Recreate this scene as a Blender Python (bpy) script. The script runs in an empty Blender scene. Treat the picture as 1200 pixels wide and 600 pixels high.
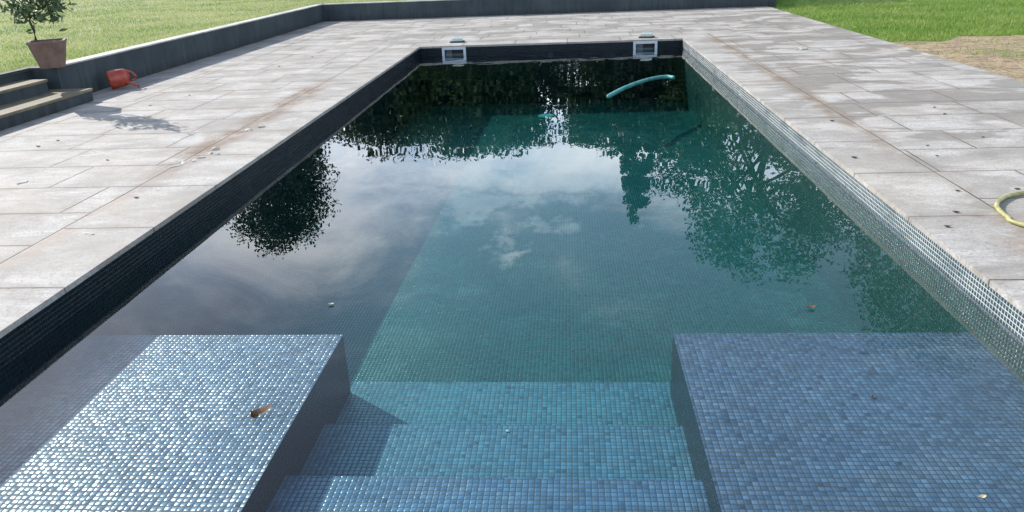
import bpy, math, random
import numpy as np
from mathutils import Matrix, Vector
R = math.radians
sc = bpy.context.scene
C = sc.collection
rng = np.random.default_rng(7)
random.seed(7)

# ------------------------------------------------------------------ camera
F = 903.0
CAM = np.array([0.0, 0.0, 1.52])
Mw = np.array([[0.9971, -0.0112, -0.0751], [0.0657, -0.3711, 0.9263], [-0.0383, -0.9285, -0.3694]])
def _calib():
    c = np.array([600., 300.]); V1 = np.array([664., -62.])
    d1 = np.array([V1[0]-c[0], V1[1]-c[1], F]); Y = d1/np.linalg.norm(d1)
    s = -np.dot(d1, d1)/(d1[0]*1+d1[1]*(-.041))
    d2 = d1+s*np.array([1, -.041, 0]); X = d2/np.linalg.norm(d2)
    if X[0] < 0: X = -X
    Z = np.cross(X, Y)
    if Z[1] > 0: Z = -Z
    return np.array([X, Y, Z])
Mw = _calib()
def ray(p): return Mw @ np.array([p[0]-600., p[1]-300., F])
def onz(p, z=0.0):
    r = ray(p); return CAM + r*(z-CAM[2])/r[2]
def ony(p, y):
    r = ray(p); return CAM + r*y/r[1]
WZ = -0.158                                   # water level
def refr(p, z):                              # where a pixel's ray, bent at the water, meets depth z
    P = onz(p, WZ); r = ray(p); r = r/np.linalg.norm(r)
    h = r[:2]/1.0; d = np.array([h[0], h[1], -math.sqrt(1-h@h)])
    return P + d*(z-WZ)/d[2]
cd = bpy.data.cameras.new('camera'); cam = bpy.data.objects.new('camera', cd); C.objects.link(cam)
cd.sensor_width = 36; cd.lens = F/1200*36; cd.clip_end = 3000; cd.clip_start = .05
m = Matrix.Identity(4)
for i in range(3):
    m[i][0] = Mw[i][0]; m[i][1] = -Mw[i][1]; m[i][2] = -Mw[i][2]; m[i][3] = CAM[i]
cam.matrix_world = m
sc.camera = cam

# ------------------------------------------------------------------ light
SUN = np.array([-1.28, 1.01, 1.0]); SUN = SUN/np.linalg.norm(SUN)
EL = math.asin(SUN[2]); AZ = math.atan2(SUN[0], SUN[1])
sl = bpy.data.lights.new('sun', 'SUN'); sl.energy = 4.6; sl.angle = R(.5); sl.color = (1, .95, .89)
so = bpy.data.objects.new('sun', sl); C.objects.link(so)
so.rotation_euler = Vector(SUN).to_track_quat('Z', 'Y').to_euler()
w = bpy.data.worlds.new('World'); sc.world = w; w.use_nodes = True
sc.view_settings.view_transform = 'Standard'; sc.view_settings.look = 'None'; sc.view_settings.gamma = 1
sc.view_settings.exposure = 0.55

# ------------------------------------------------------------------ node helper
class N:
    def __init__(s, nt): s.t = nt; s.n = nt.nodes; s.l = nt.links
    def new(s, typ, **k):
        x = s.n.new(typ)
        for a, b in k.items(): setattr(x, a, b)
        return x
    def put(s, sock, v):
        if hasattr(v, 'is_linked') or isinstance(v, bpy.types.NodeSocket): s.l.new(v, sock)
        elif isinstance(v, (tuple, list)) and len(v) == 3 and sock.type == 'RGBA': sock.default_value = (*v, 1)
        else: sock.default_value = v
    def m(s, op, a, b=None, c=None, clamp=False):
        x = s.new('ShaderNodeMath', operation=op, use_clamp=clamp)
        s.put(x.inputs[0], a)
        if b is not None: s.put(x.inputs[1], b)
        if c is not None: s.put(x.inputs[2], c)
        return x.outputs[0]
    def v(s, op, a, b=None):
        x = s.new('ShaderNodeVectorMath', operation=op)
        s.put(x.inputs[0], a)
        if b is not None: s.put(x.inputs[3 if op == 'SCALE' else 1], b)
        return x.outputs[1] if op in ('DOT_PRODUCT', 'LENGTH') else x.outputs[0]
    def xyz(s, v):
        x = s.new('ShaderNodeSeparateXYZ'); s.put(x.inputs[0], v); return x.outputs
    def comb(s, a, b, c=0.0):
        x = s.new('ShaderNodeCombineXYZ')
        for i, q in enumerate((a, b, c)): s.put(x.inputs[i], q)
        return x.outputs[0]
    def noise(s, vec, scale, detail=4, rough=.55, dist=0.0, col=False):
        x = s.new('ShaderNodeTexNoise'); s.put(x.inputs['Vector'], vec)
        x.inputs['Scale'].default_value = scale; x.inputs['Detail'].default_value = detail
        x.inputs['Roughness'].default_value = rough; x.inputs['Distortion'].default_value = dist
        return x.outputs['Color' if col else 'Fac']
    def white(s, vec, col=False):
        x = s.new('ShaderNodeTexWhiteNoise', noise_dimensions='3D'); s.put(x.inputs['Vector'], vec)
        return x.outputs['Color' if col else 'Value']
    def mr(s, v, a, b, c=0.0, d=1.0, smooth=False):
        x = s.new('ShaderNodeMapRange', interpolation_type='SMOOTHSTEP' if smooth else 'LINEAR')
        s.put(x.inputs[0], v)
        for i, q in enumerate((a, b, c, d)): s.put(x.inputs[i+1], q)
        return x.outputs[0]
    def mix(s, f, a, b, mode='MIX'):
        x = s.new('ShaderNodeMix', data_type='RGBA', blend_type=mode, clamp_factor=True)
        s.put(x.inputs[0], f); s.put(x.inputs[6], a); s.put(x.inputs[7], b); return x.outputs[2]
    def obj(s): return s.new('ShaderNodeTexCoord').outputs['Object']
    def bump(s, h, strength=.3, dist=.01):
        x = s.new('ShaderNodeBump'); s.put(x.inputs['Height'], h)
        x.inputs['Strength'].default_value = strength; x.inputs['Distance'].default_value = dist
        return x.outputs[0]
def mat(name):
    a = bpy.data.materials.new(name); a.use_nodes = True
    n = N(a.node_tree); p = a.node_tree.nodes['Principled BSDF']
    return a, n, p
def simple(name, col, rough=.6, var=.25, scale=8., bump=.15, spec=.5, metallic=0, stretch=None):
    a, n, p = mat(name); o = n.obj()
    if stretch: o = n.v('MULTIPLY', o, stretch)
    f = n.noise(o, scale, 6, .6)
    d = tuple(c*(1-var) for c in col); b = tuple(min(1, c*(1+var)) for c in col)
    n.put(p.inputs['Base Color'], n.mix(n.mr(f, .3, .7), d, b))
    n.put(p.inputs['Roughness'], n.mr(f, .3, .7, rough-.08, min(1, rough+.08)))
    p.inputs['Specular IOR Level'].default_value = spec; p.inputs['Metallic'].default_value = metallic
    if bump: n.put(p.inputs['Normal'], n.bump(n.noise(o, scale*5, 5), bump, .01))
    return a

# ------------------------------------------------------------------ sky with clouds
nt = w.node_tree; nn = N(nt); bg = nt.nodes['Background']
sky = nn.new('ShaderNodeTexSky', sky_type='NISHITA', sun_disc=False)
sky.sun_elevation = EL; sky.sun_rotation = AZ; sky.air_density = 1.0; sky.dust_density = .6; sky.ozone_density = 1.5
d = nn.new('ShaderNodeTexCoord').outputs['Generated']
sx, sy, sz = nn.xyz(d)
pl = nn.comb(nn.m('DIVIDE', sx, nn.m('ADD', nn.m('MAXIMUM', sz, 0.0), .12)), nn.m('DIVIDE', sy, nn.m('ADD', nn.m('MAXIMUM', sz, 0.0), .12)), 3.7)
c1 = nn.noise(pl, .55, 8, .6, .3)
c2 = nn.noise(pl, 1.9, 8, .62, .5)
cl = nn.m('ADD', nn.m('MULTIPLY', c1, .7), nn.m('MULTIPLY', c2, .3))
low = nn.mr(sz, .36, .24, 0.0, .22)          # more cloud towards the horizon
cl = nn.mr(nn.m('ADD', cl, low), .52, .66, 0, 1, True)
def blob(az, el, ra, amt):
    v = (math.sin(R(az))*math.cos(R(el)), math.cos(R(az))*math.cos(R(el)), math.sin(R(el)))
    dd = nn.v('DISTANCE' if False else 'SUBTRACT', d, v)
    dd = nn.v('ADD', dd, nn.v('SCALE', nn.v('SUBTRACT', nn.noise(nn.v('MULTIPLY', d, (1, 1, 2)), 9., 6, .65, 0, True), (.5, .5, .5)), ra*2.6))
    ln = nn.v('LENGTH', nn.v('MULTIPLY', dd, (1, 1, 2.6)))
    ln = nn.m('ADD', ln, nn.m('MULTIPLY', nn.m('SUBTRACT', c2, .5), ra*2.2))
    return nn.mr(ln, ra, ra*.25, 0, amt, True)
extra = nn.m('MAXIMUM', blob(-4.8, 21.8, .055, .85), nn.m('MAXIMUM', blob(-13, 21.8, .03, .4), blob(-6, 15.5, .22, .6)))
cl = nn.m('MAXIMUM', nn.m('MULTIPLY_ADD', cl, .72, .10), extra)
ccol = nn.mix(nn.mr(c2, .35, .7), (7.2, 9.2, 12.2), (17, 17.5, 18))
skyc = nn.mix(cl, sky.outputs[0], ccol)
nn.put(bg.inputs[0], skyc); bg.inputs[1].default_value = .13

# ------------------------------------------------------------------ objects
def tag(o, label=None, cat=None, group=None, kind=None):
    if label: o['label'] = label
    if cat: o['category'] = cat
    if group: o['group'] = group
    if kind: o['kind'] = kind
    return o
def empty(name, loc=(0, 0, 0), rz=0):
    o = bpy.data.objects.new(name, None); C.objects.link(o); o.location = loc; o.rotation_euler.z = rz; return o
def mesh(name, V, Fc, material, parent=None, smooth=False):
    me = bpy.data.meshes.new(name)
    me.from_pydata([tuple(map(float, v)) for v in V], [], [tuple(f) for f in Fc]); me.update()
    o = bpy.data.objects.new(name, me); C.objects.link(o)
    for mm in (material if isinstance(material, list) else [material]): me.materials.append(mm)
    if smooth: me.polygons.foreach_set('use_smooth', [True]*len(me.polygons))
    if parent: o.parent = parent
    return o
class MB:
    def __init__(s): s.V = []; s.F = []
    def add(s, V, Fc):
        b = len(s.V); s.V += [tuple(v) for v in V]; s.F += [tuple(b+i for i in f) for f in Fc]; return s
    def box(s, x0, x1, y0, y1, z0, z1, bev=0.0):
        if bev <= 0:
            V = [(x, y, z) for z in (z0, z1) for y in (y0, y1) for x in (x0, x1)]
            return s.add(V, [(0, 2, 3, 1), (4, 5, 7, 6), (0, 1, 5, 4), (2, 6, 7, 3), (0, 4, 6, 2), (1, 3, 7, 5)])
        import bmesh
        bm = bmesh.new(); bmesh.ops.create_cube(bm, size=1)
        for v in bm.verts: v.co = Vector(((x0+x1)/2+v.co.x*(x1-x0), (y0+y1)/2+v.co.y*(y1-y0), (z0+z1)/2+v.co.z*(z1-z0)))
        bmesh.ops.bevel(bm, geom=bm.edges[:], offset=bev, segments=2, affect='EDGES', profile=.6)
        bm.verts.index_update()
        V = [v.co[:] for v in bm.verts]; Fc = [[v.index for v in f.verts] for f in bm.faces]; bm.free()
        return s.add(V, Fc)
    def tube(s, pts, rad, seg=10, cap=True, flat=1.0):
        pts = [Vector(p) for p in pts]; n = len(pts)
        rr = rad if isinstance(rad, (list, tuple)) else [rad]*n
        V = []; up = Vector((0, 0, 1))
        for i, p in enumerate(pts):
            t = (pts[min(i+1, n-1)]-pts[max(i-1, 0)]).normalized()
            a = t.cross(up)
            if a.length < 1e-3: a = t.cross(Vector((1, 0, 0)))
            a.normalize(); b = t.cross(a).normalized()
            for k in range(seg):
                q = 2*math.pi*k/seg
                V.append(p+a*math.cos(q)*rr[i]+b*math.sin(q)*rr[i]*flat)
        Fc = [(i*seg+k, i*seg+(k+1) % seg, (i+1)*seg+(k+1) % seg, (i+1)*seg+k) for i in range(n-1) for k in range(seg)]
        if cap: Fc += [tuple(range(seg))[::-1], tuple((n-1)*seg+k for k in range(seg))]
        return s.add(V, Fc)
    def build(s, name, material, parent=None, smooth=False): return mesh(name, s.V, s.F, material, parent, smooth)
def grid(x0, x1, y0, y1, nx, ny, zf):
    V = []; Fc = []
    for j in range(ny+1):
        for i in range(nx+1):
            x = x0+(x1-x0)*i/nx; y = y0+(y1-y0)*j/ny; V.append((x, y, zf(x, y)))
    for j in range(ny):
        for i in range(nx):
            a = j*(nx+1)+i; Fc.append((a, a+1, a+nx+2, a+nx+1))
    return V, Fc
def fastmesh(name, V, quads, material, parent=None, nv=4):
    me = bpy.data.meshes.new(name); nq = len(quads)
    me.vertices.add(len(V)); me.vertices.foreach_set('co', np.asarray(V, np.float32).ravel())
    me.loops.add(nq*nv); me.loops.foreach_set('vertex_index', np.asarray(quads, np.int32).ravel())
    me.polygons.add(nq); me.polygons.foreach_set('loop_start', np.arange(nq, dtype=np.int32)*nv)
    me.polygons.foreach_set('loop_total', np.full(nq, nv, np.int32))
    me.update(calc_edges=True); me.validate()
    o = bpy.data.objects.new(name, me); C.objects.link(o); me.materials.append(material)
    if parent: o.parent = parent
    return o

# ------------------------------------------------------------------ mosaic
T = .025
def mosaic(name, axis, dark, light, grout, rough=.2, tilt=.075, pillow=.50, pale=None, spec=1.0):
    a, n, p = mat(name); x, y, z = n.xyz(n.obj())
    u, v = {'z': (x, y), 'x': (y, z), 'y': (x, z)}[axis]
    U = {'z': (1, 0, 0), 'x': (0, 1, 0), 'y': (1, 0, 0)}[axis]; Vv = {'z': (0, 1, 0), 'x': (0, 0, 1), 'y': (0, 0, 1)}[axis]
    u = n.m('DIVIDE', u, T); v = n.m('DIVIDE', v, T)
    cu = n.m('FLOOR', u); cv = n.m('FLOOR', v)
    fu = n.m('MULTIPLY_ADD', n.m('FRACT', u), 2.0, -1.0); fv = n.m('MULTIPLY_ADD', n.m('FRACT', v), 2.0, -1.0)
    cell = n.comb(cu, cv, 1.0)
    rc = n.white(cell, True); r1, r2, r3 = n.xyz(rc)
    sheet = n.white(n.comb(n.m('FLOOR', n.m('DIVIDE', cu, 12.0)), n.m('FLOOR', n.m('DIVIDE', cv, 12.0)), 5.0), True)
    s1, s2, s3 = n.xyz(sheet)
    edge = n.m('MAXIMUM', n.m('ABSOLUTE', fu), n.m('ABSOLUTE', fv))
    g = n.mr(edge, .80, .88)
    big = n.noise(n.obj(), 1.1, 4, .6)
    c = n.mix(n.m('ADD', n.m('MULTIPLY', r3, .75), n.m('MULTIPLY', n.mr(big, .35, .65), .35), clamp=True), dark, light)
    c = n.mix(n.m('MULTIPLY', s3, .25), c, tuple(q*.6 for q in dark))
    odd = n.m('GREATER_THAN', n.white(n.comb(cu, cv, 8.0)), .955)
    c = n.mix(n.m('MULTIPLY', odd, .55), c, tuple(q*.35 for q in dark))
    haze_ = n.mr(n.noise(n.v('MULTIPLY', n.obj(), (1, 1, 3)), 2.3, 7, .7, .6), .52, .68, 0, .16)
    c = n.mix(haze_, c, (.34, .37, .38) if axis == 'z' else tuple(q*2 for q in light))
    gc = grout
    if pale:                                   # paler joints above the waterline, sun on the wall put into the colour
        k = n.m('MULTIPLY', n.mr(z, pale[0], pale[0]+.012), n.mr(n.noise(n.v('MULTIPLY', n.obj(), (1, 1, 4)), 2.5, 4), .25, .5))
        gc = n.mix(k, grout, pale[1])
        n.put(p.inputs['Roughness'], n.mix(g, (rough,)*3, (.7,)*3))
    c = n.mix(g, c, gc)
    n.put(p.inputs['Base Color'], c)
    n.put(p.inputs['Roughness'], n.m('ADD', n.m('MULTIPLY_ADD', g, .55, rough), n.m('MULTIPLY', haze_, 1.0)))
    def slope(f, r, s):
        b = n.m('POWER', n.m('ABSOLUTE', f), 1.7)
        b = n.m('MULTIPLY_ADD', n.m('POWER', n.m('ABSOLUTE', f), 7.0), 2.2, b)
        q = n.m('MULTIPLY', n.m('MULTIPLY', b, n.m('SIGN', f)), pillow*.85)
        q = n.m('MULTIPLY', q, n.m('SUBTRACT', 1.0, g))
        t = n.m('MULTIPLY', n.m('SUBTRACT', r, .5), tilt*2)
        return n.m('ADD', n.m('ADD', q, t), n.m('MULTIPLY', n.m('SUBTRACT', s, .5), tilt*.5))
    ng = n.new('ShaderNodeNewGeometry').outputs['True Normal']
    vec = n.v('ADD', ng, n.v('ADD', n.v('SCALE', U, slope(fu, r1, s1)), n.v('SCALE', Vv, slope(fv, r2, s2))))
    n.put(p.inputs['Normal'], n.v('NORMALIZE', vec))
    p.inputs['Specular IOR Level'].default_value = spec
    return a
DK, LT, GR = (.026, .050, .090), (.095, .155, .240), (.006, .014, .022)
m_top = mosaic('mosaic_level', 'z', DK, LT, GR, tilt=.12, pillow=.40, rough=.27)
WD, WL = (.002, .008, .013), (.007, .019, .028)  # near-black copies of the tile, shade of left and far walls put into colour
m_x = mosaic('mosaic_side_shaded', 'x', WD, WL, (.002, .005, .007), spec=.22, tilt=.05)
m_y = mosaic('mosaic_end_shaded', 'y', WD, WL, (.002, .005, .007), spec=.2, tilt=.05)
m_xp = mosaic('mosaic_side_sunlit', 'x', (.014, .028, .040), (.055, .088, .108), (.10, .11, .11), pale=(-.145, (.50, .52, .50)))  # lighter copy of the wall tile, sunlight on the right wall put into colour
m_xu = mosaic('mosaic_side_sunken', 'x', (.006, .030, .026), (.018, .065, .055), (.003, .014, .012), tilt=.04)  # dark green of light absorbed by the water put into the tile colour
uD, uL, uG = (.010, .050, .045), (.034, .120, .104), (.004, .028, .026)  # bed tiles carry the green water tint in their colour
m_bed = mosaic('mosaic_bed', 'z', uD, uL, uG, tilt=.05)
m_stepz = [mosaic('mosaic_step', 'z', a, b, c, tilt=.06, pillow=.34, rough=.26) for a, b, c in (  # blue to teal with depth, light lost in the water put into tile colour
    ((.038, .075, .135), (.10, .175, .29), (.012, .024, .05)), ((.038, .080, .145), (.10, .18, .29), (.010, .024, .05)),
    ((.036, .095, .145), (.09, .20, .28), (.008, .03, .05)), ((.034, .105, .145), (.085, .215, .27), (.007, .032, .045)))]

# ------------------------------------------------------------------ pool
XL, XR, YN, YF = -2.58, 1.955, .55, 13.72
PZ = -.312
PL = float((refr((400, 392), PZ)[0]+refr((285, 600), PZ)[0])/2); PR = float((refr((787, 391), PZ)[0]+refr((848, 600), PZ)[0])/2)
PY = float(refr((600, 391.5), PZ)[1])
print('shelf', PL, PR, PY, refr((400, 392), PZ), refr((285, 600), PZ), refr((787, 391), PZ), refr((848, 600), PZ))
BZ = -.95                                    # pool bed
stone = None
pool = tag(empty('swimming_pool', (0, 0, 0)), 'long rectangular pool lined with blue glass mosaic, flush with the pale paving', 'swimming pool')
WT = .25
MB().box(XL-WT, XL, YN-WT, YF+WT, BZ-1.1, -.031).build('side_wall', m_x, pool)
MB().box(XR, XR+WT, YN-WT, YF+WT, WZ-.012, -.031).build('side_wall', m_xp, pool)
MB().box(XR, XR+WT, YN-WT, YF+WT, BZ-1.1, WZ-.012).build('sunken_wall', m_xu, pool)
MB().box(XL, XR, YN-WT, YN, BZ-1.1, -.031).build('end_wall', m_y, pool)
# far wall with two skimmer mouths
SK = [(-2.19, -1.77), (1.12, 1.53)]; SZ0, SZ1 = -.250, -.022
fw = MB()
hx = [XL, SK[0][0]+.03, SK[0][1]-.03, SK[1][0]+.03, SK[1][1]-.03, XR]
for i in range(5):
    if i in (1, 3):
        fw.box(hx[i], hx[i+1], YF, YF+WT, BZ-1.1, SZ0+.03); fw.box(hx[i], hx[i+1], YF, YF+WT, SZ1-.03, -.031)
    else: fw.box(hx[i], hx[i+1], YF, YF+WT, BZ-1.1, -.031)
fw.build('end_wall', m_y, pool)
def bz(y): return BZ-.08*max(0, min(1, (y-5.0)/7.5))
V, Fc = grid(XL-.01, XR+.01, YN-.01, YF+.01, 2, 60, lambda x, y: bz(y))
mesh('pool_bed', V, Fc, m_bed, pool)
def shelf(x0, x1):
    # top, then the sides in the shade-darkened wall mosaic
    me = MB().box(x0, x1, YN, PY, BZ, PZ)
    o = me.build('sun_shelf', [m_top, m_x, m_y], pool)
    for f in o.data.polygons:
        nx, ny, nz = f.normal
        f.material_index = 0 if abs(nz) > .5 else (1 if abs(nx) > .5 else 2)
    return o
tag(shelf(XL, PL), 'left sun shelf glinting with white sun sparkles')
tag(shelf(PR, XR), 'right sun shelf in even grey blue')
Z1, Z2, Z3 = -.47, -.57, -.66
Y1 = float(refr((570, 560), Z1)[1]); Y2 = float(refr((590, 498), Z2)[1]); Y3 = float(refr((600, 448), Z3)[1])
print('steps', Y1, Y2, Y3)
for k_, (y0, y1, z) in enumerate(((YN, 1.75, PZ-.02), (1.75, Y1, Z1), (Y1, Y2, Z2), (Y2, Y3, Z3))):
    o = MB().box(PL-.01, PR+.01, y0, y1, BZ, z).build('step', [m_stepz[k_], m_x, m_y], pool)
    for f in o.data.polygons:
        nx, ny, nz = f.normal
        f.material_index = 0 if abs(nz) > .5 else (1 if abs(nx) > .5 else 2)
m_inl = simple('inlet_plastic', (.5, .55, .55), .4, .1)
def disc(x, y, z, r, nrm, h=.012, seg=20):
    mb = MB(); d1 = Vector(nrm); mb.tube([Vector((x, y, z)), Vector((x, y, z))+d1*h], r, seg); return mb
disc(-.30, YF, -.21, .05, (0, -1, 0)).build('water_inlet', simple('inlet_grey', (.012, .03, .035), .4), pool)
dp = refr((640, 136), BZ-.08)
disc(dp[0], min(dp[1], 13.0), bz(min(dp[1], 13.0)), .13, (0, 0, 1)).build('floor_drain', m_inl, pool)

# water: one sheet bending light over the basin
mw, nw, pw = mat('water')
o_ = nw.obj()
out = mw.node_tree.nodes['Material Output']
tb = nw.new('ShaderNodeBsdfTransparent'); tb.inputs['Color'].default_value = (.93, .98, 1, 1)
gs = nw.new('ShaderNodeBsdfGlossy'); gs.inputs['Roughness'].default_value = 0; gs.inputs['Color'].default_value = (1, 1, 1, 1)
ge_ = nw.new('ShaderNodeNewGeometry')
cosv = nw.m('ABSOLUTE', nw.v('DOT_PRODUCT', ge_.outputs['Incoming'], ge_.outputs['Normal']))
fres = nw.m('MULTIPLY_ADD', nw.m('POWER', nw.m('SUBTRACT', 1.0, cosv), 5.0), .975, .024)
mx_ = nw.new('ShaderNodeMixShader'); nw.l.new(fres, mx_.inputs[0]); nw.l.new(tb.outputs[0], mx_.inputs[1]); nw.l.new(gs.outputs[0], mx_.inputs[2])
nw.l.new(mx_.outputs[0], out.inputs[0])
va = nw.new('ShaderNodeVolumeAbsorption'); va.inputs['Color'].default_value = (.03, .72, .70, 1); va.inputs['Density'].default_value = .40
nw.l.new(va.outputs[0], out.inputs['Volume'])
E_ = .02
wv = []
wr = random.Random(5)
for lam, sl0 in ((2.3, .0014), (1.3, .0018), (.75, .0022), (.45, .0024), (.28, .0018)):
    for k in range(3):
        a_ = 1.57+wr.gauss(0, .55); q = 2*math.pi/(lam*wr.uniform(.85, 1.2))
        wv.append((q*math.cos(a_), q*math.sin(a_), wr.uniform(0, 6.28), sl0/q))
nxw, nyw = 115, 330
gx, gy = np.meshgrid(np.linspace(XL-E_, XR+E_, nxw+1), np.linspace(YN-E_, YF+E_, nyw+1))
hh = np.zeros_like(gx)
amp = .15+.28*np.clip((gy-5)/8, 0, 1)
for kx, ky, ph, am in wv: hh += am*np.sin(kx*gx+ky*gy+ph+.5*np.sin(gx*1.3+gy*.7))
hf = np.zeros_like(gx)
for k in range(14):
    q = 2*math.pi/wr.uniform(.16, .34); a_ = wr.uniform(0, 6.28); hf += .0042/q*np.sin(q*math.cos(a_)*gx+q*math.sin(a_)*gy+wr.uniform(0, 6.28)+.8*np.sin(gx*1.7-gy))
hh = hh*amp+hf*np.clip((gy-10.8)/2.4, 0, 1)**1.5
Vw = np.stack([gx, gy, WZ+hh], -1).reshape(-1, 3)
ii, jj = np.meshgrid(np.arange(nxw), np.arange(nyw)); aa = (jj*(nxw+1)+ii).ravel()

wat = fastmesh('pool_water', Vw, np.stack([aa, aa+1, aa+nxw+2, aa+nxw+1], 1), mw)
wat.data.polygons.foreach_set('use_smooth', [True]*len(wat.data.polygons))
tag(wat, kind='structure'); wat['label'] = 'still dark teal pool water mirroring sky and trees'

# ------------------------------------------------------------------ skimmers
m_white = simple('white_plastic', (.50, .56, .62), .35, .12, 6, .03)
m_dark = simple('dark_plastic', (.012, .016, .02), .5, .2)
for i, (a, b) in enumerate(SK):
    s = tag(empty('pool_skimmer', ((a+b)/2, YF, -.16)), ('white framed skimmer mouth in the far pool wall, near its left corner', 'white framed skimmer mouth in the far pool wall, near its right corner')[i], 'skimmer', 'skimmers in the far pool wall')
    hw = (b-a)/2; z0, z1 = SZ0+.16, SZ1+.16
    fr = MB().box(-hw, hw, -.016, -.002, z1-.045, z1, .003).box(-hw, hw, -.016, -.002, z0, z0+.04, .003)
    fr.box(-hw, -hw+.045, -.0165, -.0025, z0+.035, z1-.04, .003).box(hw-.045, hw, -.0165, -.0025, z0+.035, z1-.04, .003)
    fr.build('frame', m_white, s)
    th = MB().box(-hw+.032, hw-.032, .14, .16, z0+.03, z1-.03).box(-hw+.031, -hw+.036, .0, .14, z0+.031, z1-.031).box(hw-.036, hw-.031, 0, .14, z0+.031, z1-.031)
    th.build('throat', m_dark, s)
    gr = MB()
    for k in range(7):
        x = -hw+.06+k*.016; gr.box(x, x+.006, .03, .036, .0, z1-.05)
    gr.build('grille', simple('grey_slats', (.22, .26, .28), .5), s)
    MB().box(-hw+.05, hw-.05, .035, .045, z0+.035, .02, .003).build('weir_flap', simple('flap_plastic', (.05, .07, .08), .4), s)
m_lid = simple('lid_plastic', (.44, .52, .49), .5, .15, 12)
for i, px in enumerate(((536, 49.5), (758, 44))):
    P = onz(px, 0)
    l = tag(empty('skimmer_lid', (P[0], P[1], 0), R((4, -14)[i])), ('pale green lid block on the paving above the left skimmer', 'pale green lid block set askew on the paving above the right skimmer')[i], 'skimmer lid', 'skimmer lids on the far paving')
    MB().box(-.13, .13, -.09, .09, .002, .022, .004).build('lid_base', simple('lid_rim', (.03, .035, .035), .6), l)
    MB().box(-.095, .095, -.07, .07, .0225, .075, .012).build('lid_top', m_lid, l)
    MB().tube([(-.04, 0, .076), (-.035, 0, .095), (.035, 0, .095), (.04, 0, .076)], .006, 8).build('handle', m_lid, l)

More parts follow.
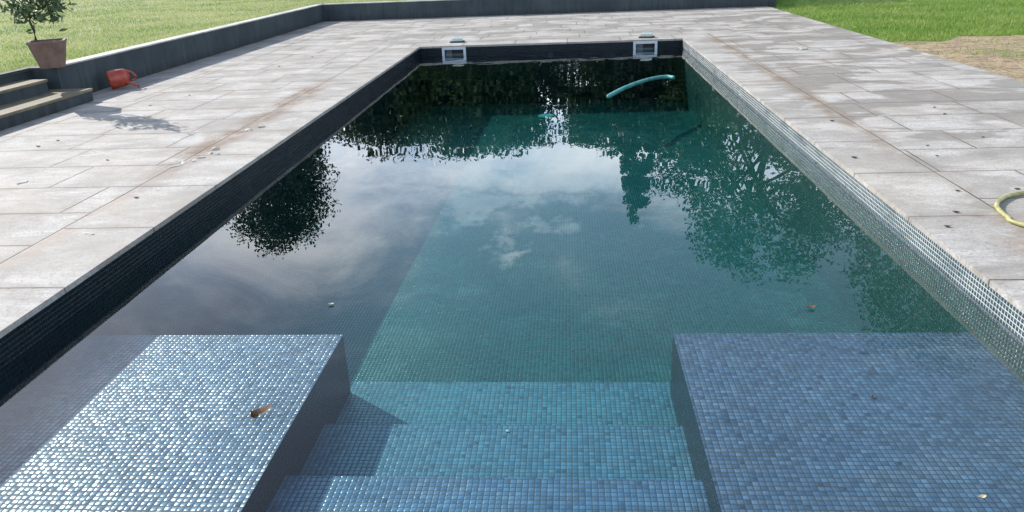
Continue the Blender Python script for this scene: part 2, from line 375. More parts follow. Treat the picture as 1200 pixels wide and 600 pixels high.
# ------------------------------------------------------------------ paving
def deckmat():
    a, n, p = mat('stone_paving'); o = n.obj(); x, y, z = n.xyz(o)
    wob = n.m('MULTIPLY', n.m('SUBTRACT', n.noise(o, 3., 3), .5), .012)
    xw = n.m('ADD', x, wob); yw = n.m('ADD', y, wob)
    P_, L_ = .61, .915
    # field rows across x
    ry = n.m('DIVIDE', n.m('SUBTRACT', yw, 3.45), P_); row = n.m('FLOOR', ry)
    off = n.m('MULTIPLY', n.white(n.comb(row, 4.0, 2.0)), 1.0)
    rx = n.m('ADD', n.m('DIVIDE', xw, L_), off); colm = n.m('FLOOR', rx)
    def dist(f, s):
        g = n.m('FRACT', f); return n.m('MULTIPLY', n.m('MINIMUM', g, n.m('SUBTRACT', 1.0, g)), s)
    dF = n.m('MINIMUM', dist(ry, P_), dist(rx, L_)); idF = n.comb(row, colm, 0.0)
    # coping stones beside the pool
    cy = n.m('DIVIDE', n.m('SUBTRACT', yw, 3.44), L_); dC = dist(cy, L_)
    cL, cR, cF = -3.17, 2.49, 14.30
    inx = n.m('MULTIPLY', n.m('GREATER_THAN', xw, cL), n.m('LESS_THAN', xw, cR))
    inside = n.m('MULTIPLY', inx, n.m('LESS_THAN', yw, cF))
    # far coping: joints across y
    far = n.m('MULTIPLY', inside, n.m('GREATER_THAN', yw, YF))
    cx = n.m('DIVIDE', xw, L_); dCF = dist(cx, L_)
    def sel(f, p0, p1): return n.m('ADD', n.m('MULTIPLY', f, p1), n.m('MULTIPLY', n.m('SUBTRACT', 1.0, f), p0))
    dC = sel(far, dC, dCF)
    dd = sel(inside, dF, dC)
    bord = n.m('MINIMUM', n.m('MINIMUM', n.m('ABSOLUTE', n.m('SUBTRACT', xw, cL)), n.m('ABSOLUTE', n.m('SUBTRACT', xw, cR))), 9.)
    bord = n.m('MAXIMUM', bord, n.mr(yw, cF, cF+.002, 0, 5))
    bf = n.m('MAXIMUM', n.m('ABSOLUTE', n.m('SUBTRACT', yw, cF)), n.m('MULTIPLY', n.m('SUBTRACT', 1.0, inx), 5.0))
    bd = n.m('MINIMUM', bord, bf)
    # outer border slab along the left wall
    bl = n.m('ABSOLUTE', n.m('SUBTRACT', xw, -5.22))
    outer = n.m('MULTIPLY', n.m('LESS_THAN', xw, -5.22), n.m('GREATER_THAN', yw, 8.9))
    bl = n.m('MAXIMUM', bl, n.mr(yw, 9.0, 8.9, 0, 5))
    dd = n.m('MINIMUM', n.m('MINIMUM', dd, bd), bl)
    joint = n.mr(dd, .008, .003)
    grime = n.m('MULTIPLY', n.mr(dd, .11, .0, 0, 1, True), n.mr(n.noise(o, 2.2, 5, .65), .42, .66))
    idv = n.v('ADD', n.v('MULTIPLY', idF, (1, 1, 1)), n.comb(n.m('MULTIPLY', inside, 17.0), n.m('MULTIPLY', inside, n.m('FLOOR', cy)), 0.0))
    rnd = n.white(idv); rnd2 = n.white(n.v('ADD', idv, (9.1, 3.3, 1.7)))
    base = n.mix(rnd, (.332, .316, .290), (.440, .418, .385))
    base = n.mix(n.m('MULTIPLY', rnd2, .45), base, (.40, .38, .352))
    veins = n.noise(n.v('ADD', n.v('MULTIPLY', o, (1.0, 3.2, 1)), n.v('SCALE', n.white(idv, True), 20.0)), 2.2, 9, .68, 1.1)
    base = n.mix(n.mr(veins, .38, .62, 0, .75), base, (.57, .56, .535))
    fine = n.noise(o, 60., 4, .7)
    base = n.mix(n.mr(fine, .42, .62, 0, .5), base, (.19, .168, .145))
    mott = n.noise(o, 1.7, 7, .65, .5)
    base = n.mix(n.mr(mott, .44, .60, 0, .6), base, (.235, .22, .195))
    warm = n.noise(n.v('ADD', o, (7., 3., 0.)), .8, 5, .6)
    base = n.mix(n.mr(warm, .48, .62, 0, .3), base, (.43, .38, .31))
    pit = n.noise(n.v('MULTIPLY', o, (1, 2.0, 1)), 19., 6, .72)
    base = n.mix(n.mr(pit, .55, .66, 0, .6), base, (.16, .135, .11))
    # weathered damp patches
    cloud = n.noise(n.v('MULTIPLY', o, (.8, 1.5, 1)), 1.05, 5, .6, .6)
    right = n.m('MULTIPLY', n.mr(x, 2.0, 2.7), n.m('MULTIPLY', n.mr(y, 5.6, 6.4), 1.0))
    amt = n.m('MAXIMUM', n.mr(right, 0, 1, .5, 1.0), n.mr(y, 14.2, 14.8, 0, .85))
    st = n.m('MULTIPLY', n.mr(n.m('ADD', cloud, n.m('MULTIPLY', n.m('SUBTRACT', rnd, .5), .06)), .475, .535, 0, 1, True), amt)
    st = n.m('MULTIPLY', st, n.mr(n.noise(o, 14., 5, .7), .25, .55, .6, 1))
    base = n.mix(n.m('MULTIPLY', st, .8), base, (.20, .182, .155))
    # rusty soil stain along the left coping joint and the right one
    def along(xc, wd, ya, yb, amtv):
        q = n.mr(n.m('ABSOLUTE', n.m('SUBTRACT', x, xc)), wd, wd*.15, 0, 1, True)
        q = n.m('MULTIPLY', q, n.m('MULTIPLY', n.mr(y, ya, ya+.8), n.mr(y, yb, yb-1.2)))
        return n.m('MULTIPLY', n.m('MULTIPLY', q, n.mr(n.noise(n.v('MULTIPLY', o, (1.6, .8, 1)), 2.6, 6, .7), .38, .58)), amtv)
    base = n.mix(along(-3.17, .26, 5.3, 10.5, .85), base, (.17, .105, .062))
    base = n.mix(along(-3.10, .10, 3.2, 6.0, .55), base, (.30, .20, .14))
    base = n.mix(along(2.47, .16, 5.6, 14.5, .8), base, (.20, .145, .09))
    rt = n.m('MULTIPLY', n.mr(n.v('LENGTH', n.v('SUBTRACT', n.comb(x, n.m('MULTIPLY', y, .6), 0.0), (2.55, 2.30, 0))), .42, .1, 0, 1, True), n.mr(n.noise(o, 5., 5, .7), .42, .55))
    base = n.mix(n.m('MULTIPLY', rt, .7), base, (.22, .15, .10))
    base = n.mix(n.m('MULTIPLY', grime, .5), base, (.19, .155, .12))
    base = n.mix(n.m('MULTIPLY', joint, n.mr(n.noise(o, 1.3, 3), .35, .6, .35, .95)), base, (.10, .08, .065))
    n.put(p.inputs['Base Color'], base)
    n.put(p.inputs['Roughness'], n.mr(st, 0, 1, .8, .6)); p.inputs['Specular IOR Level'].default_value = .25
    h = n.m('ADD', n.m('MULTIPLY', veins, .35), n.m('ADD', n.m('MULTIPLY', fine, .10), n.m('MULTIPLY', joint, -1.2)))
    h = n.m('ADD', h, n.m('MULTIPLY', pit, -.25))
    n.put(p.inputs['Normal'], n.bump(h, .8, .008))
    return a
m_deck = deckmat()
DX0, DX1, DY0, DY1 = -6.16, 4.85, -4.0, 20.02
dk = MB(); TH = .03
dk.box(DX0, XL, DY0, DY1, -TH, 0).box(XR, DX1, DY0, DY1, -TH, 0).box(XL, XR, DY0, YN, -TH, 0).box(XL, XR, YF, DY1, -TH, 0)
tag(dk.build('paving', m_deck), kind='structure')

# ------------------------------------------------------------------ ground, lawn, soil
def grassmat(name, a1, a2, a3, straw):
    a, n, p = mat(name); o = n.obj()
    f1 = n.noise(o, .35, 5, .6); f2 = n.noise(n.v('MULTIPLY', o, (1, 1, 1)), 6., 6, .7); f3 = n.noise(o, 45., 4, .7)
    c = n.mix(n.mr(f2, .35, .65), a1, a2); c = n.mix(n.mr(f3, .4, .65, 0, .6), c, a3)
    c = n.mix(n.mr(f1, .42, .62, 0, .55), c, straw)
    n.put(p.inputs['Base Color'], c); p.inputs['Roughness'].default_value = .8; p.inputs['Specular IOR Level'].default_value = .25
    n.put(p.inputs['Normal'], n.bump(n.m('ADD', f3, f2), .8, .03))
    return a
m_gl = grassmat('dry_lawn', (.14, .17, .06), (.26, .28, .12), (.34, .34, .17), (.40, .38, .21))
m_gr = grassmat('green_lawn', (.04, .095, .012), (.10, .19, .03), (.15, .24, .045), (.17, .20, .06))
WX, WYF, WH = -6.16, 20.02, .42
def gz(x, y): return -.045+.015*math.sin(x*.7)*math.sin(y*.5)+(.43*max(0, min(1, (8.5-x)/3.4)) if y > 20.2 else 0)
gb = MB()
for x0, x1, y0, y1 in ((-700, -3.5, -500, 1500), (2.8, 700, -500, 1500), (-3.5, 2.8, -500, -.5), (-3.5, 2.8, 14.6, 1500)):
    gb.add([(x0, y0, -.10), (x1, y0, -.10), (x1, y1, -.10), (x0, y1, -.10)], [(0, 1, 2, 3)])
tag(gb.build('ground', m_gr), kind='structure')
V, Fc = grid(DX1, 60, -6, 70, 110, 152, gz); tag(mesh('lawn', V, Fc, m_gr), kind='structure')
def lz(x, y):
    b = WH-.035+.02*math.sin(x*.6+1)*math.sin(y*.4)
    return b
V1_, F1_ = grid(-70, -6.33, 9.1, 20.2, 120, 24, lz)
V2_, F2_ = grid(-70, 5.05, 20.2, 80, 130, 110, lz)
V3_, F3_ = grid(-70, -6.47, -6, 9.1, 120, 30, lz)
lb = MB().add(V1_, F1_).add(V2_, F2_).add(V3_, F3_)
tag(lb.build('raised_lawn', m_gl), kind='structure')
# grass blades
def blades(name, n, sampler, hmin, hmax, wd, material):
    P = sampler(n); n = len(P)
    ang = rng.uniform(0, 2*np.pi, n); h = rng.uniform(hmin, hmax, n); lean = rng.uniform(.0, .8, n)*h
    la = rng.uniform(0, 2*np.pi, n)
    dx = np.cos(ang)*wd; dy = np.sin(ang)*wd
    A = P+np.c_[dx, dy, np.zeros(n)]; B = P-np.c_[dx, dy, np.zeros(n)]
    T_ = P+np.c_[np.cos(la)*lean, np.sin(la)*lean, h]
    V = np.stack([A, B, T_], 1).reshape(-1, 3)
    return fastmesh(name, V, np.arange(3*n).reshape(-1, 3), material, nv=3)
def bladem(name, c1, c2, c3):
    a, n, p = mat(name); g = n.new('ShaderNodeNewGeometry').outputs['Random Per Island']
    f = n.noise(n.obj(), .8, 4)
    c = n.mix(g, c1, c2); c = n.mix(n.mr(f, .4, .62, 0, .7), c, c3)
    n.put(p.inputs['Base Color'], c); p.inputs['Roughness'].default_value = .55
    p.inputs['Transmission Weight'].default_value = 0
    tr = n.new('ShaderNodeBsdfTranslucent'); n.put(tr.inputs[0], c)
    mx = n.new('ShaderNodeMixShader'); mx.inputs[0].default_value = .4
    n.l.new(p.outputs[0], mx.inputs[1]); n.l.new(tr.outputs[0], mx.inputs[2])
    n.l.new(mx.outputs[0], a.node_tree.nodes['Material Output'].inputs[0])
    return a
m_bl = bladem('dry_blades', (.13, .23, .05), (.32, .41, .13), (.50, .50, .22))
m_br = bladem('green_blades', (.085, .19, .02), (.24, .37, .06), (.30, .38, .09))
def sl_(n):
    t = rng.uniform(0, 1, n)**1.5; d_ = 8.5+t*26
    az = rng.uniform(R(-46), R(-8), n)
    P = np.c_[np.sin(az)*d_*1.05, np.cos(az)*d_*1.05, np.zeros(n)]
    k = ((P[:, 0] < -6.38) | (P[:, 1] > 20.28)) & ((P[:, 0] < -6.55) | (P[:, 1] > 9.2)) & (P[:, 0] < 5)
    P = P[k]; P[:, 2] = WH-.04+.02*np.sin(P[:, 0]*.6+1)*np.sin(P[:, 1]*.4); return P
tag(blades('grass', 170000, sl_, .02, .06, .008, m_bl), 'sunlit dry yellow green grass on the raised lawn', 'grass', kind='stuff')
def sr_(n):
    d_ = 12+rng.uniform(0, 1, n)**1.4*16; az = rng.uniform(R(12), R(42), n)
    P = np.c_[np.sin(az)*d_, np.cos(az)*d_, np.zeros(n)]
    edge = 12.9+.35*np.sin(P[:, 0]*2.1)+.15*np.sin(P[:, 0]*6.3)-(P[:, 0]-5)*.10
    k = (P[:, 0] > 4.84) & ((P[:, 1] > edge) | (rng.uniform(0, 1, n) < .10*(np.sin(P[:, 0]*3.3+P[:, 1])*np.sin(P[:, 1]*2.7) > .35)+.01))
    P = P[k]; P[:, 2] = np.array([gz(a, b) for a, b in P[:, :2]])-.005; return P
tag(blades('grass', 110000, sr_, .03, .075, .009, m_br), 'lush green grass on the lower lawn to the right', 'grass', kind='stuff')
# bare strawy soil
a_, n_, p_ = mat('bare_soil'); o = n_.obj()
s1_ = n_.noise(n_.v('MULTIPLY', o, (.5, 1.6, 1)), 3., 8, .7, .8); s2_ = n_.noise(o, 30., 5, .7)
c = n_.mix(n_.mr(s1_, .38, .6), (.13, .085, .045), (.40, .29, .16)); c = n_.mix(n_.mr(s2_, .45, .62, 0, .8), c, (.55, .45, .28)); c = n_.mix(n_.mr(n_.noise(o, 11., 6, .7), .52, .62, 0, .7), c, (.10, .065, .035))
c = n_.mix(n_.mr(n_.noise(o, 1.1, 4), .55, .66, 0, .5), c, (.12, .15, .04))
n_.put(p_.inputs['Base Color'], c); p_.inputs['Roughness'].default_value = .9
n_.put(p_.inputs['Normal'], n_.bump(n_.m('ADD', s1_, s2_), .9, .03))
sv = []; NN = 60
for i in range(NN+1):
    x = DX1+i*(12-DX1)/NN
    sv.append((x, 3.0)); sv.append((x, 12.95+.35*math.sin(x*2.1)+.15*math.sin(x*6.3)-(x-5)*.10))
ny_ = 24
V = []; Fc = []
for i in range(NN+1):
    (x, ya), (_, yb) = sv[2*i], sv[2*i+1]
    for j in range(ny_+1):
        y = ya+(yb-ya)*j/ny_; V.append((x, y, gz(x, y)+.012+.006*math.sin(x*9)*math.sin(y*7)))
for i in range(NN):
    for j in range(ny_):
        a = i*(ny_+1)+j; Fc.append((a, a+ny_+1, a+ny_+2, a+1))
tag(mesh('bare_soil', V, Fc, a_, smooth=True), kind='structure')

# ------------------------------------------------------------------ garden walls and steps
a_, n_, p_ = mat('grey_render'); o = n_.obj(); x, y, z = n_.xyz(o)
f = n_.noise(o, 1.5, 7, .65); f2 = n_.noise(n_.v('MULTIPLY', o, (6, 6, .8)), 2.0, 5, .6)
c = n_.mix(n_.mr(f, .35, .65), (.024, .038, .047), (.050, .066, .073)); c = n_.mix(n_.mr(f2, .48, .66, 0, .5), c, (.016, .024, .027))
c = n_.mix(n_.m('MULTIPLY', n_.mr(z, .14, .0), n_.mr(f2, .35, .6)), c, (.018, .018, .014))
n_.put(p_.inputs['Base Color'], c); p_.inputs['Roughness'].default_value = .8
n_.put(p_.inputs['Normal'], n_.bump(n_.noise(o, 40., 5), .3, .005)); m_wall = a_
a_, n_, p_ = mat('pale_coping'); o = n_.obj()
f = n_.noise(o, 3., 7, .65)
n_.put(p_.inputs['Base Color'], n_.mix(n_.mr(f, .4, .6), (.34, .34, .30), (.50, .49, .45))); p_.inputs['Roughness'].default_value = .75
n_.put(p_.inputs['Normal'], n_.bump(n_.noise(o, 30., 5), .4, .006)); m_cop = a_
gw = None
gw = tag(empty('retaining_wall', (WX, 9.1, 0)), 'low grey rendered wall along the left lawn, behind the red watering can', 'wall')
MB().box(-.18, 0, 0, 10.92, -.1, WH-.02).box(-.46, -.18, -.002, .16, -.1, WH-.012).build('wall_face', m_wall, gw)
MB().box(-.19, .006, -.004, 10.93, WH-.02, WH, .004).build('wall_coping', m_cop, gw)
fwl = tag(empty('garden_wall', (WX, WYF, 0)), 'low dark grey wall closing the far end of the terrace', 'wall')
MB().box(0.0, 11.21, .0, .18, -.1, WH-.02).build('wall_face', m_wall, fwl)
MB().box(0.012, 11.22, -.006, .19, WH-.02, WH+.001, .004).build('wall_coping', m_cop, fwl)
st_ = tag(empty('garden_steps', (-6.16, 8.98, 0)), 'two low worn steps climbing to the raised lawn beside the potted tree', 'steps')
m_tread = simple('worn_tread', (.17, .145, .095), .8, .35, 5, .4)
SY = -4.2
MB().box(-.33, .385, SY, .10, -.02, .118).build('riser', m_wall, st_)
MB().box(-.33, .40, SY, .115, .118, .150, .006).build('tread', m_tread, st_)
MB().box(-.33, -.015, SY, -.10, .150, .268).build('riser', m_wall, st_)
MB().box(-.33, 0.0, SY, -.09, .268, .300, .006).build('tread', m_tread, st_)
MB().box(-.45, -.33, SY, .115, -.02, WH-.01).build('riser', m_wall, st_)
# ------------------------------------------------------------------ leaves and trees
def leafmat(name, c1, c2, trans=.3, rough=.45):
    a, n, p = mat(name); g = n.new('ShaderNodeNewGeometry').outputs['Random Per Island']
    f = n.noise(n.obj(), .9, 3)
    c = n.mix(n.m('ADD', n.m('MULTIPLY', g, .6), n.m('MULTIPLY', n.mr(f, .35, .65), .4)), c1, c2)
    n.put(p.inputs['Base Color'], c); p.inputs['Roughness'].default_value = rough
    tr = n.new('ShaderNodeBsdfTranslucent'); n.put(tr.inputs[0], c)
    mx = n.new('ShaderNodeMixShader'); mx.inputs[0].default_value = trans
    n.l.new(p.outputs[0], mx.inputs[1]); n.l.new(tr.outputs[0], mx.inputs[2])
    n.l.new(mx.outputs[0], a.node_tree.nodes['Material Output'].inputs[0])
    return a
def leafcards(P, L, W_, droop=0.0):
    n = len(P)
    d1 = rng.normal(size=(n, 3)); d1[:, 2] -= droop; d1 /= np.linalg.norm(d1, axis=1)[:, None]
    r = rng.normal(size=(n, 3)); d2 = np.cross(d1, r); d2 /= np.linalg.norm(d2, axis=1)[:, None]
    d3 = np.cross(d1, d2)
    s = rng.uniform(.6, 1.25, n)[:, None]
    a = P-d1*L*s*.5; b = P+d2*W_*s*.5+d3*W_*.15*s; c = P+d1*L*s*.5; d_ = P-d2*W_*s*.5+d3*W_*.15*s
    return np.stack([a, b, c, d_], 1).reshape(-1, 3), np.arange(4*n).reshape(-1, 4)
m_bark = simple('bark', (.10, .075, .055), .85, .4, 6, .6, stretch=(1, 1, .25))
def tree(kind, label, x, y, z, h, cr, base, nclump, nleaf, leaf, material, shape='round', group=None, droop=.2, spread=.55, seed=0):
    global rng
    rng = np.random.default_rng(seed)
    t = tag(empty(kind, (x, y, z)), label, 'tree', group)
    tr = MB(); top = h*.82
    pts = [(rng.normal()*.03*h*(k/6)*.5, rng.normal()*.03*h*(k/6)*.5, top*k/6) for k in range(7)]
    r0 = .018*h+.04
    tr.tube(pts, [r0*(1-.13*k) for k in range(7)], 10)
    # clump centres
    cc = []
    while len(cc) < nclump:
        q = rng.normal(size=3); q /= np.linalg.norm(q); rad = rng.uniform(.35, 1.0)**.6
        q = q*rad; zz = (q[2]+1)/2
        if shape == 'cone': wd = cr*(1.03-zz)**.75*(1 if zz > .06 else .7)
        elif shape == 'column': wd = cr*min(1, (1.04-zz)**.62*1.25)
        else: wd = cr*math.sqrt(max(0, 1-(q[2])**2))*1.0+.15*cr
        an = rng.uniform(0, 2*np.pi); rr = wd*rng.uniform(0, 1)**.45
        if shape == 'round': wob = 1+.28*math.sin(3*an+seed)+.15*math.sin(7*an)
        else: wob = 1
        cc.append((math.cos(an)*rr*wob, math.sin(an)*rr*wob, base+(h-base)*zz))
    cc = np.array(cc)
    if shape == 'round':
        for c in cc[::max(1, nclump//22)]:
            k = rng.integers(1, 6); p0 = np.array(pts[k]); mid = p0*.5+c*.5+np.array([0, 0, .04*h])
            tr.tube([p0, mid, c], [r0*.35, r0*.2, r0*.06], 6)
    tr.build('trunk', m_bark, t, True)
    per = nleaf//nclump
    P = np.repeat(cc, per, 0)+np.clip(rng.normal(size=(nclump*per, 3)), -1.45, 1.45)*spread*np.array([1, 1, .75])
    P = P[P[:, 2] < h*1.02]
    V, Q = leafcards(P, leaf, leaf*.55, droop)
    fastmesh('crown', V, Q, material, t)
    return t
lm1 = leafmat('leaf_dark', (.016, .042, .014), (.038, .080, .026))
lm2 = leafmat('leaf_mid', (.024, .062, .018), (.055, .115, .032))
lm3 = leafmat('leaf_conifer', (.014, .032, .014), (.035, .06, .024), .1)
def at(px, dist):                       # ground spot below the thing mirrored at this pixel
    r = ray(px); a = math.atan2(r[0], r[1]); e = math.atan2(-r[2], math.hypot(r[0], r[1]))
    return math.sin(a)*dist, math.cos(a)*dist, dist*math.tan(e)
G = 'trees beyond the far garden wall'
specs = [
 ('broadleaf_tree', 'dark leafy tree mirrored alone beside the left pool edge', (336, 290), 60, 3.4, 4, 220, 44000, .28, lm1, 'round', .8),
 ('broadleaf_tree', 'leftmost of the dark trees in the wide mirrored tree line', (405, 166), 46, 3.2, .5, 150, 36000, .25, lm1, 'round', .7),
 ('broadleaf_tree', 'bushy dark tree second from the left in the mirrored tree line', (475, 180), 48, 3.4, .5, 160, 36000, .25, lm1, 'round', .7),
 ('broadleaf_tree', 'dark tree third from the left in the mirrored tree line', (548, 177), 45, 3.3, .5, 150, 36000, .25, lm2, 'round', .7),
 ('broadleaf_tree', 'dark tree just left of the bright sky gap in the mirrored tree line', (600, 174), 47, 2.5, .5, 140, 36000, .25, lm1, 'round', .6),
 ('broadleaf_tree', 'dark tree between the bright sky gap and the mirrored cypress', (714, 176), 48, 2.5, .5, 140, 36000, .25, lm2, 'round', .6),
 ('cypress', 'slim pointed conifer mirrored in the middle of the water', (745, 268), 45, 1.35, .6, 260, 30000, .22, lm3, 'column', .17),
 ('broadleaf_tree', 'bushy tree filling the space right behind the mirrored conifer', (795, 205), 47, 3.2, .5, 150, 36000, .25, lm2, 'round', .7),
 ('ash_tree', 'large loose leafy tree mirrored right of the conifer', (885, 322), 43, 4.3, 1.5, 130, 26000, .25, lm2, 'round', .62),
 ('ash_tree', 'spreading tree mirrored between the large tree and the right edge', (975, 292), 46, 3.2, 1, 110, 20000, .25, lm1, 'round', .62),
 ('ash_tree', 'tallest tree, mirrored in the right corner by the sun shelf', (1085, 420), 41, 4.6, 1, 150, 28000, .25, lm2, 'round', .62),
]
for i, (kind, lab, px, dist, cr, base, nc, nl, lf, mm, shp, sp) in enumerate(specs):
    x, y, e = at(px, dist)
    zb = .38 if x < 5 else -.06
    tree(kind, lab, x, y, zb, e+2*WZ-CAM[2]-zb, cr, base, nc, nl, lf, mm, shp, G, seed=11+i, spread=sp)

# ------------------------------------------------------------------ potted tree
rng = np.random.default_rng(3)
PX, PYY, PZZ = -6.14, 9.02, WH+.002
pt = tag(empty('potted_tree', (PX, PYY, PZZ)), 'small leafy tree in a tapered brown clay pot on the wall end', 'potted tree')
a_, n_, p_ = mat('brown_clay'); f = n_.noise(n_.obj(), 9., 6)
n_.put(p_.inputs['Base Color'], n_.mix(n_.mr(f, .35, .65), (.12, .075, .058), (.19, .12, .095))); p_.inputs['Roughness'].default_value = .75
n_.put(p_.inputs['Normal'], n_.bump(n_.noise(n_.obj(), 60., 4), .3, .004))
import bmesh
def frustum(b, t, z0, z1, wall, lip):
    prof = [(b, z0), (t, z1-lip), (t+.008, z1-lip), (t+.008, z1), (t-wall, z1), (t-wall, z1-.04)]
    V = []; Fc = []
    cr = [(1, .82), (.82, 1), (-.82, 1), (-1, .82), (-1, -.82), (-.82, -1), (.82, -1), (1, -.82)]
    for r, z in prof:
        for cx_, cy_ in cr: V.append((cx_*r, cy_*r, z))
    for i in range(len(prof)-1):
        for k in range(8): Fc.append((i*8+k, i*8+(k+1) % 8, (i+1)*8+(k+1) % 8, (i+1)*8+k))
    Fc.append(tuple(range(8))[::-1]); Fc.append(tuple(len(prof)*8-8+k for k in range(8)))
    return V, Fc
V, Fc = frustum(.125, .19, 0, .31, .02, .03)
pot = mesh('pot', V, Fc, a_, pt); pot.rotation_euler.z = R(28)
def soild(): return simple('potting_soil', (.05, .035, .025), .95, .4, 30, .8)
so_ = MB().box(-.165, .165, -.165, .165, .27, .285).build('soil', soild(), pt); so_.rotation_euler.z = R(28)
def tp(px, dy=0.0):
    P = ony(px, PYY+dy); return (P[0]-PX, P[1]-PYY, P[2]-PZZ)
tk = MB()
tk.tube([tp((42, 47)), tp((40, 36)), tp((35, 26)), tp((34, 15)), tp((36, 0)), tp((35, -18))], [.017, .015, .013, .010, .008, .005], 8)
br = [[(35, 26), (26, 17), (16, 8), (4, 2)], [(35, 22), (42, 14), (52, 7), (60, -2)], [(34, 15), (24, 2), (14, -12)], [(36, 0), (50, -14), (58, -30)],
      [(36, 2), (24, -14), (20, -34)], [(35, -10), (42, -28), (40, -48)], [(52, 7), (57, 12), (60, 20)], [(52, 7), (64, 3), (73, 6)]]
dys = [.2, -.15, .35, -.3, -.2, .1, -.15, -.2]
ends = []
for b, dy in zip(br, dys):
    k = len(b)-1; pp = [tp(q, dy*i/k) for i, q in enumerate(b)]
    tk.tube(pp, [.008-.0055*i/k for i in range(k+1)], 6)
    for i in range(1, k+1):
        for s in range(3):
            u = rng.uniform(0, 1); ends.append(np.array(pp[i-1])*(1-u)+np.array(pp[i])*u)
        ends.append(np.array(pp[i]))
tk.build('trunk', simple('twig_bark', (.055, .045, .035), .8, .3, 20), pt, True)
ends = np.array([e for e in ends if e[2] > .42])
P = np.repeat(ends, 8, 0); P = P+rng.normal(size=P.shape)*.065
V, Q = leafcards(P, .11, .036, .5)
fastmesh('foliage', V, Q, leafmat('laurel_leaf', (.035, .07, .03), (.09, .14, .06), .25, .3), pt)

# ------------------------------------------------------------------ watering can (tipped on its spout side)
a_, n_, p_ = mat('orange_plastic'); f = n_.noise(n_.obj(), 12., 5)
n_.put(p_.inputs['Base Color'], n_.mix(n_.mr(f, .35, .65), (.30, .042, .026), (.42, .075, .042))); p_.inputs['Roughness'].default_value = .38
m_or = a_
cb = onz((146, 103.5), 0)
wc = empty('watering_can', (cb[0]-.02, cb[1], 0), -math.atan2(cb[0], cb[1]))
tag(wc, 'orange red plastic watering can tipped over at the foot of the grey wall', 'watering can')
# local x = to the viewer's right, y = away, z up
body = MB(); n_r = 12; seg = 28; V = []; Fc = []
prof = [(0, 0.001), (.085, .0), (.098, .008), (.102, .03), (.100, .10), (.096, .17), (.090, .215), (.078, .235), (.055, .243)]
for r, z in prof:
    for k in range(seg):
        q = 2*math.pi*k/seg; V.append((r*1.18*math.cos(q), r*.92*math.sin(q), z))
for i in range(len(prof)-1):
    for k in range(seg): Fc.append((i*seg+k, i*seg+(k+1) % seg, (i+1)*seg+(k+1) % seg, (i+1)*seg+k))
# lying body: axis turned sideways, base to the left
tilt = Matrix.Rotation(R(82), 3, 'Y')
def T_(v, off): q = tilt @ Vector(v); return (q.x+off[0], q.y+off[1], q.z+off[2])
off = (-.15, 0, .118)
mesh('body', [T_(v, off) for v in V], Fc, m_or, wc, True)
b2 = MB(); b2.tube([T_((.0, 0, .243), off), T_((0, 0, .262), off)], [.062, .064], 20, cap=False); b2.tube([T_((.0, 0, .262), off), T_((0, 0, .243), off)], [.055, .055], 20, cap=False)
b2.build('filler_neck', m_or, wc, True)
MB().tube([(.045, -.03, .060), (.08, -.06, .075), (.12, -.07, .058), (.165, -.08, .034), (.185, -.083, .026)], [.026, .019, .015, .013, .012], 12).build('spout', m_or, wc, True)
MB().tube([(.183, -.083, .027), (.193, -.085, .024), (.200, -.086, .023)], [.012, .024, .026], 14).build('spout_rose', m_or, wc, True)
MB().tube([(.04, 0, .225), (.085, 0, .222), (.130, 0, .205), (.165, -.005, .175), (.185, -.008, .135), (.175, -.008, .105), (.13, -.005, .095), (.085, 0, .10)], [.014, .014, .013, .013, .013, .013, .012, .012], 10).build('handle', m_or, wc, True)

# ------------------------------------------------------------------ hose
def spline(pts, n=10):
    pts = [Vector(p) for p in pts]; o = []
    for i in range(len(pts)-1):
        p0 = pts[max(i-1, 0)]; p1 = pts[i]; p2 = pts[i+1]; p3 = pts[min(i+2, len(pts)-1)]
        for k in range(n):
            t = k/n; o.append(.5*((2*p1)+(-p0+p2)*t+(2*p0-5*p1+4*p2-p3)*t*t+(-p0+3*p1-3*p2+p3)*t**3))
    o.append(pts[-1]); return o
hp = [onz(q, .014) for q in ((1200, 264), (1180, 254), (1168, 241), (1178, 231), (1200, 225.5))]
hz = [(h[0], h[1], .015) for h in hp]
pts = [(3.3, 3.3, .015), (2.8, 3.7, .015)]+hz+[(3.3, 4.95, .015), (3.9, 4.8, .015), (4.3, 4.3, .015), (4.0, 3.7, .015), (3.4, 3.5, .043), (3.0, 3.9, .05), (2.95, 4.3, .02)]
a_, n_, p_ = mat('yellow_hose'); n_.put(p_.inputs['Base Color'], n_.mix(n_.mr(n_.noise(n_.obj(), 14., 4), .4, .6), (.27, .26, .09), (.44, .42, .17))); p_.inputs['Roughness'].default_value = .4
tag(MB().tube(spline(pts, 16), .0125, 12).build('garden_hose', a_, None, True), 'yellow green garden hose looping on the right paving', 'hose')

# added submerged tube, standing in for the bright turquoise streak of light
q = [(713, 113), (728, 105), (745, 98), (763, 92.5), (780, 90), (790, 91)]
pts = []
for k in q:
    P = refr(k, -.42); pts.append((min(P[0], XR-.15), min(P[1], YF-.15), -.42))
a_, n_, p_ = mat('pale_streak_tube'); n_.put(p_.inputs['Base Color'], n_.mix(n_.mr(n_.noise(n_.obj(), 9., 5), .35, .6), (.35, .95, .80), (.85, .98, .95))); p_.inputs['Roughness'].default_value = .4
tag(MB().tube(spline(pts), .030, 12).build('streak_tube', a_, None, True), 'added curved tube standing in for a bright turquoise streak under the water near the far right skimmer', 'hose')

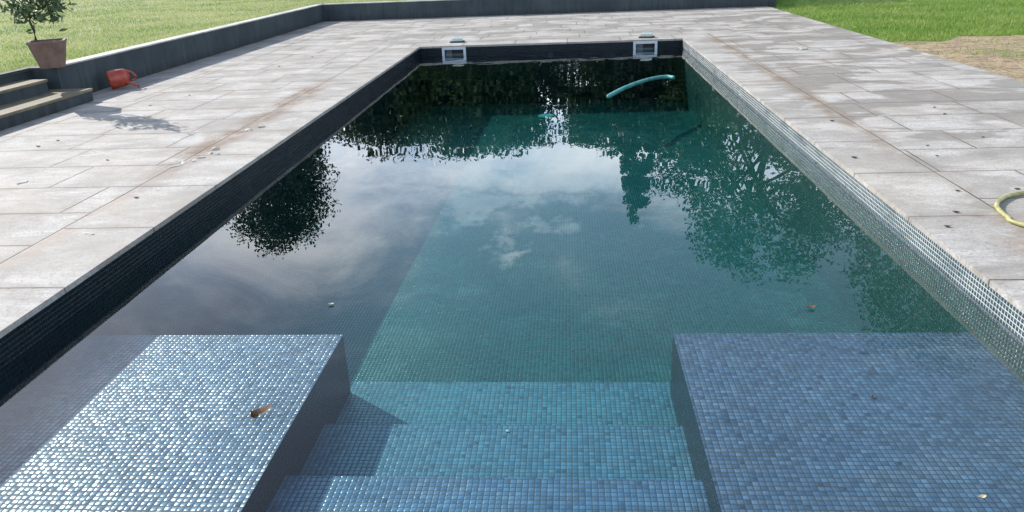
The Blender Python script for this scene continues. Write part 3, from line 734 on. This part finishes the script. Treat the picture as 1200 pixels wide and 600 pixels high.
# ------------------------------------------------------------------ leaves and crumbs
def leafobj(px, z, L, label, group, colm, rz=None, name='dry_leaf', curl=.35):
    P = refr(px, z) if z < WZ-.01 else onz(px, z)
    n = 6; V = []; Fc = []
    for i in range(n+1):
        t = i/n; wv = math.sin(math.pi*(t*.92+.04))*.30*L
        zc = (t-.5)**2*curl*L*2
        V += [((t-.5)*L, -wv, zc+wv*.5), ((t-.5)*L, 0, zc), ((t-.5)*L, wv, zc+wv*.45)]
    for i in range(n):
        a = i*3; Fc += [(a, a+3, a+4, a+1), (a+1, a+4, a+5, a+2)]
    V = [(x, y, zz+.002) for x, y, zz in V]
    o = mesh(name, V, Fc, colm); o.location = (P[0], P[1], z); o.rotation_euler = (0, 0, rz if rz is not None else random.uniform(0, 6.28))
    sm = o.modifiers.new('s', 'SOLIDIFY'); sm.thickness = .0012
    return tag(o, label, 'leaf', group)
m_lf = simple('dry_leaf_brown', (.16, .085, .04), .7, .4, 30); m_lf2 = simple('dry_leaf_dark', (.06, .04, .025), .7, .4, 30)
m_lf3 = simple('dry_leaf_pale', (.62, .45, .24), .6, .2, 30)
leafobj((307, 485), WZ+.003, .085, 'curled brown dead leaf floating over the left sun shelf', None, m_lf, .6, curl=.6)
leafobj((299, 490), WZ+.004, .05, 'small crumpled brown leaf beside the large one over the left shelf', None, m_lf, 2.4, curl=.8)
leafobj((1151, 583), WZ+.003, .026, 'small pale yellow leaf floating over the right sun shelf', None, m_lf3, .3)
leafobj((1023, 466), PZ, .028, 'small dark leaf in the middle of the right sun shelf', None, m_lf2, 1.)
leafobj((950, 361), WZ+.003, .05, 'reddish brown leaf floating just beyond the right sun shelf', None, m_lf, .2)
leafobj((388, 357), WZ+.003, .03, 'tiny pale leaf floating beyond the left sun shelf', None, m_lf3, .2)
for q in ((1122, 224), (1120, 249), (1110, 266), (1087, 171), (1098, 183), (1152, 161), (957, 192), (1095, 126), (1107, 134), (1192, 222), (1001, 185), (975, 142)):
    leafobj(q, .0, random.uniform(.025, .045), 'tiny dark dry leaf fallen on the paving right of the pool', 'dark leaves on the right paving', m_lf2, random.uniform(-.4, .4))
for q in ((126, 188), (160, 232), (176, 124), (366, 67), (327, 78), (222, 112), (45, 172), (68, 165)):
    leafobj(q, .0, random.uniform(.03, .05), 'tiny dark dry leaf fallen on the paving left of the pool', 'dark leaves on the left paving', m_lf2, random.uniform(-.4, .4))
m_cr = simple('lime_mortar', (.50, .48, .42), .85, .2, 40, .6)
def crumb(px, s, label, group, z=0.0, colm=m_cr):
    P = refr(px, z) if z < WZ else onz(px, z); bm = bmesh.new(); bmesh.ops.create_icosphere(bm, subdivisions=2, radius=1)
    r_ = random.Random(int(px[0]*7+px[1]))
    for v in bm.verts:
        k = 1+r_.uniform(-.25, .25); v.co = Vector((v.co.x*s[0]*k, v.co.y*s[1]*k, max(0, v.co.z)*s[2]*k))
    me = bpy.data.meshes.new('mortar_crumb'); bm.to_mesh(me); bm.free(); me.materials.append(colm)
    o = bpy.data.objects.new('mortar_crumb', me); C.objects.link(o); o.location = (P[0], P[1], z+.001); o.rotation_euler.z = r_.uniform(0, 3)
    return tag(o, label, 'crumb', group)
GC = 'white mortar crumbs along the left paving joint'
for k, (q, s) in enumerate((((252, 175), (.05, .03, .02)), ((247, 180), (.03, .02, .012)), ((292, 153), (.045, .03, .02)), ((307, 149), (.04, .03, .018)), ((236, 185), (.03, .02, .01)),
             ((228, 188), (.04, .02, .008)), ((215, 191), (.05, .02, .008)), ((206, 195), (.05, .02, .008)), ((104, 274), (.05, .015, .006)), ((26, 214), (.05, .03, .01)), ((255, 181), (.02, .015, .01)))):
    crumb(q, s, 'white crumb of broken mortar lying along the brown stained paving joint on the left', GC)
crumb((940, 58), (.09, .05, .03), 'bluish white chip on the stained paving near the far right lawn', None)
crumb((595, 505.5), (.012, .009, .006), 'tiny white shell-like chip lying on the middle pool step', None, Z2)

sc.render.engine = 'CYCLES'
cy_ = sc.cycles
cy_.use_denoising = True
cy_.max_bounces = 9; cy_.transmission_bounces = 8; cy_.transparent_max_bounces = 8; cy_.diffuse_bounces = 3
cy_.caustics_refractive = True; cy_.caustics_reflective = False
cy_.sample_clamp_indirect = 6
sl.cycles.is_caustics_light = False
wat.cycles.is_caustics_caster = False
for o in list(pool.children)+[bpy.data.objects['streak_tube']]: o.cycles.is_caustics_receiver = True
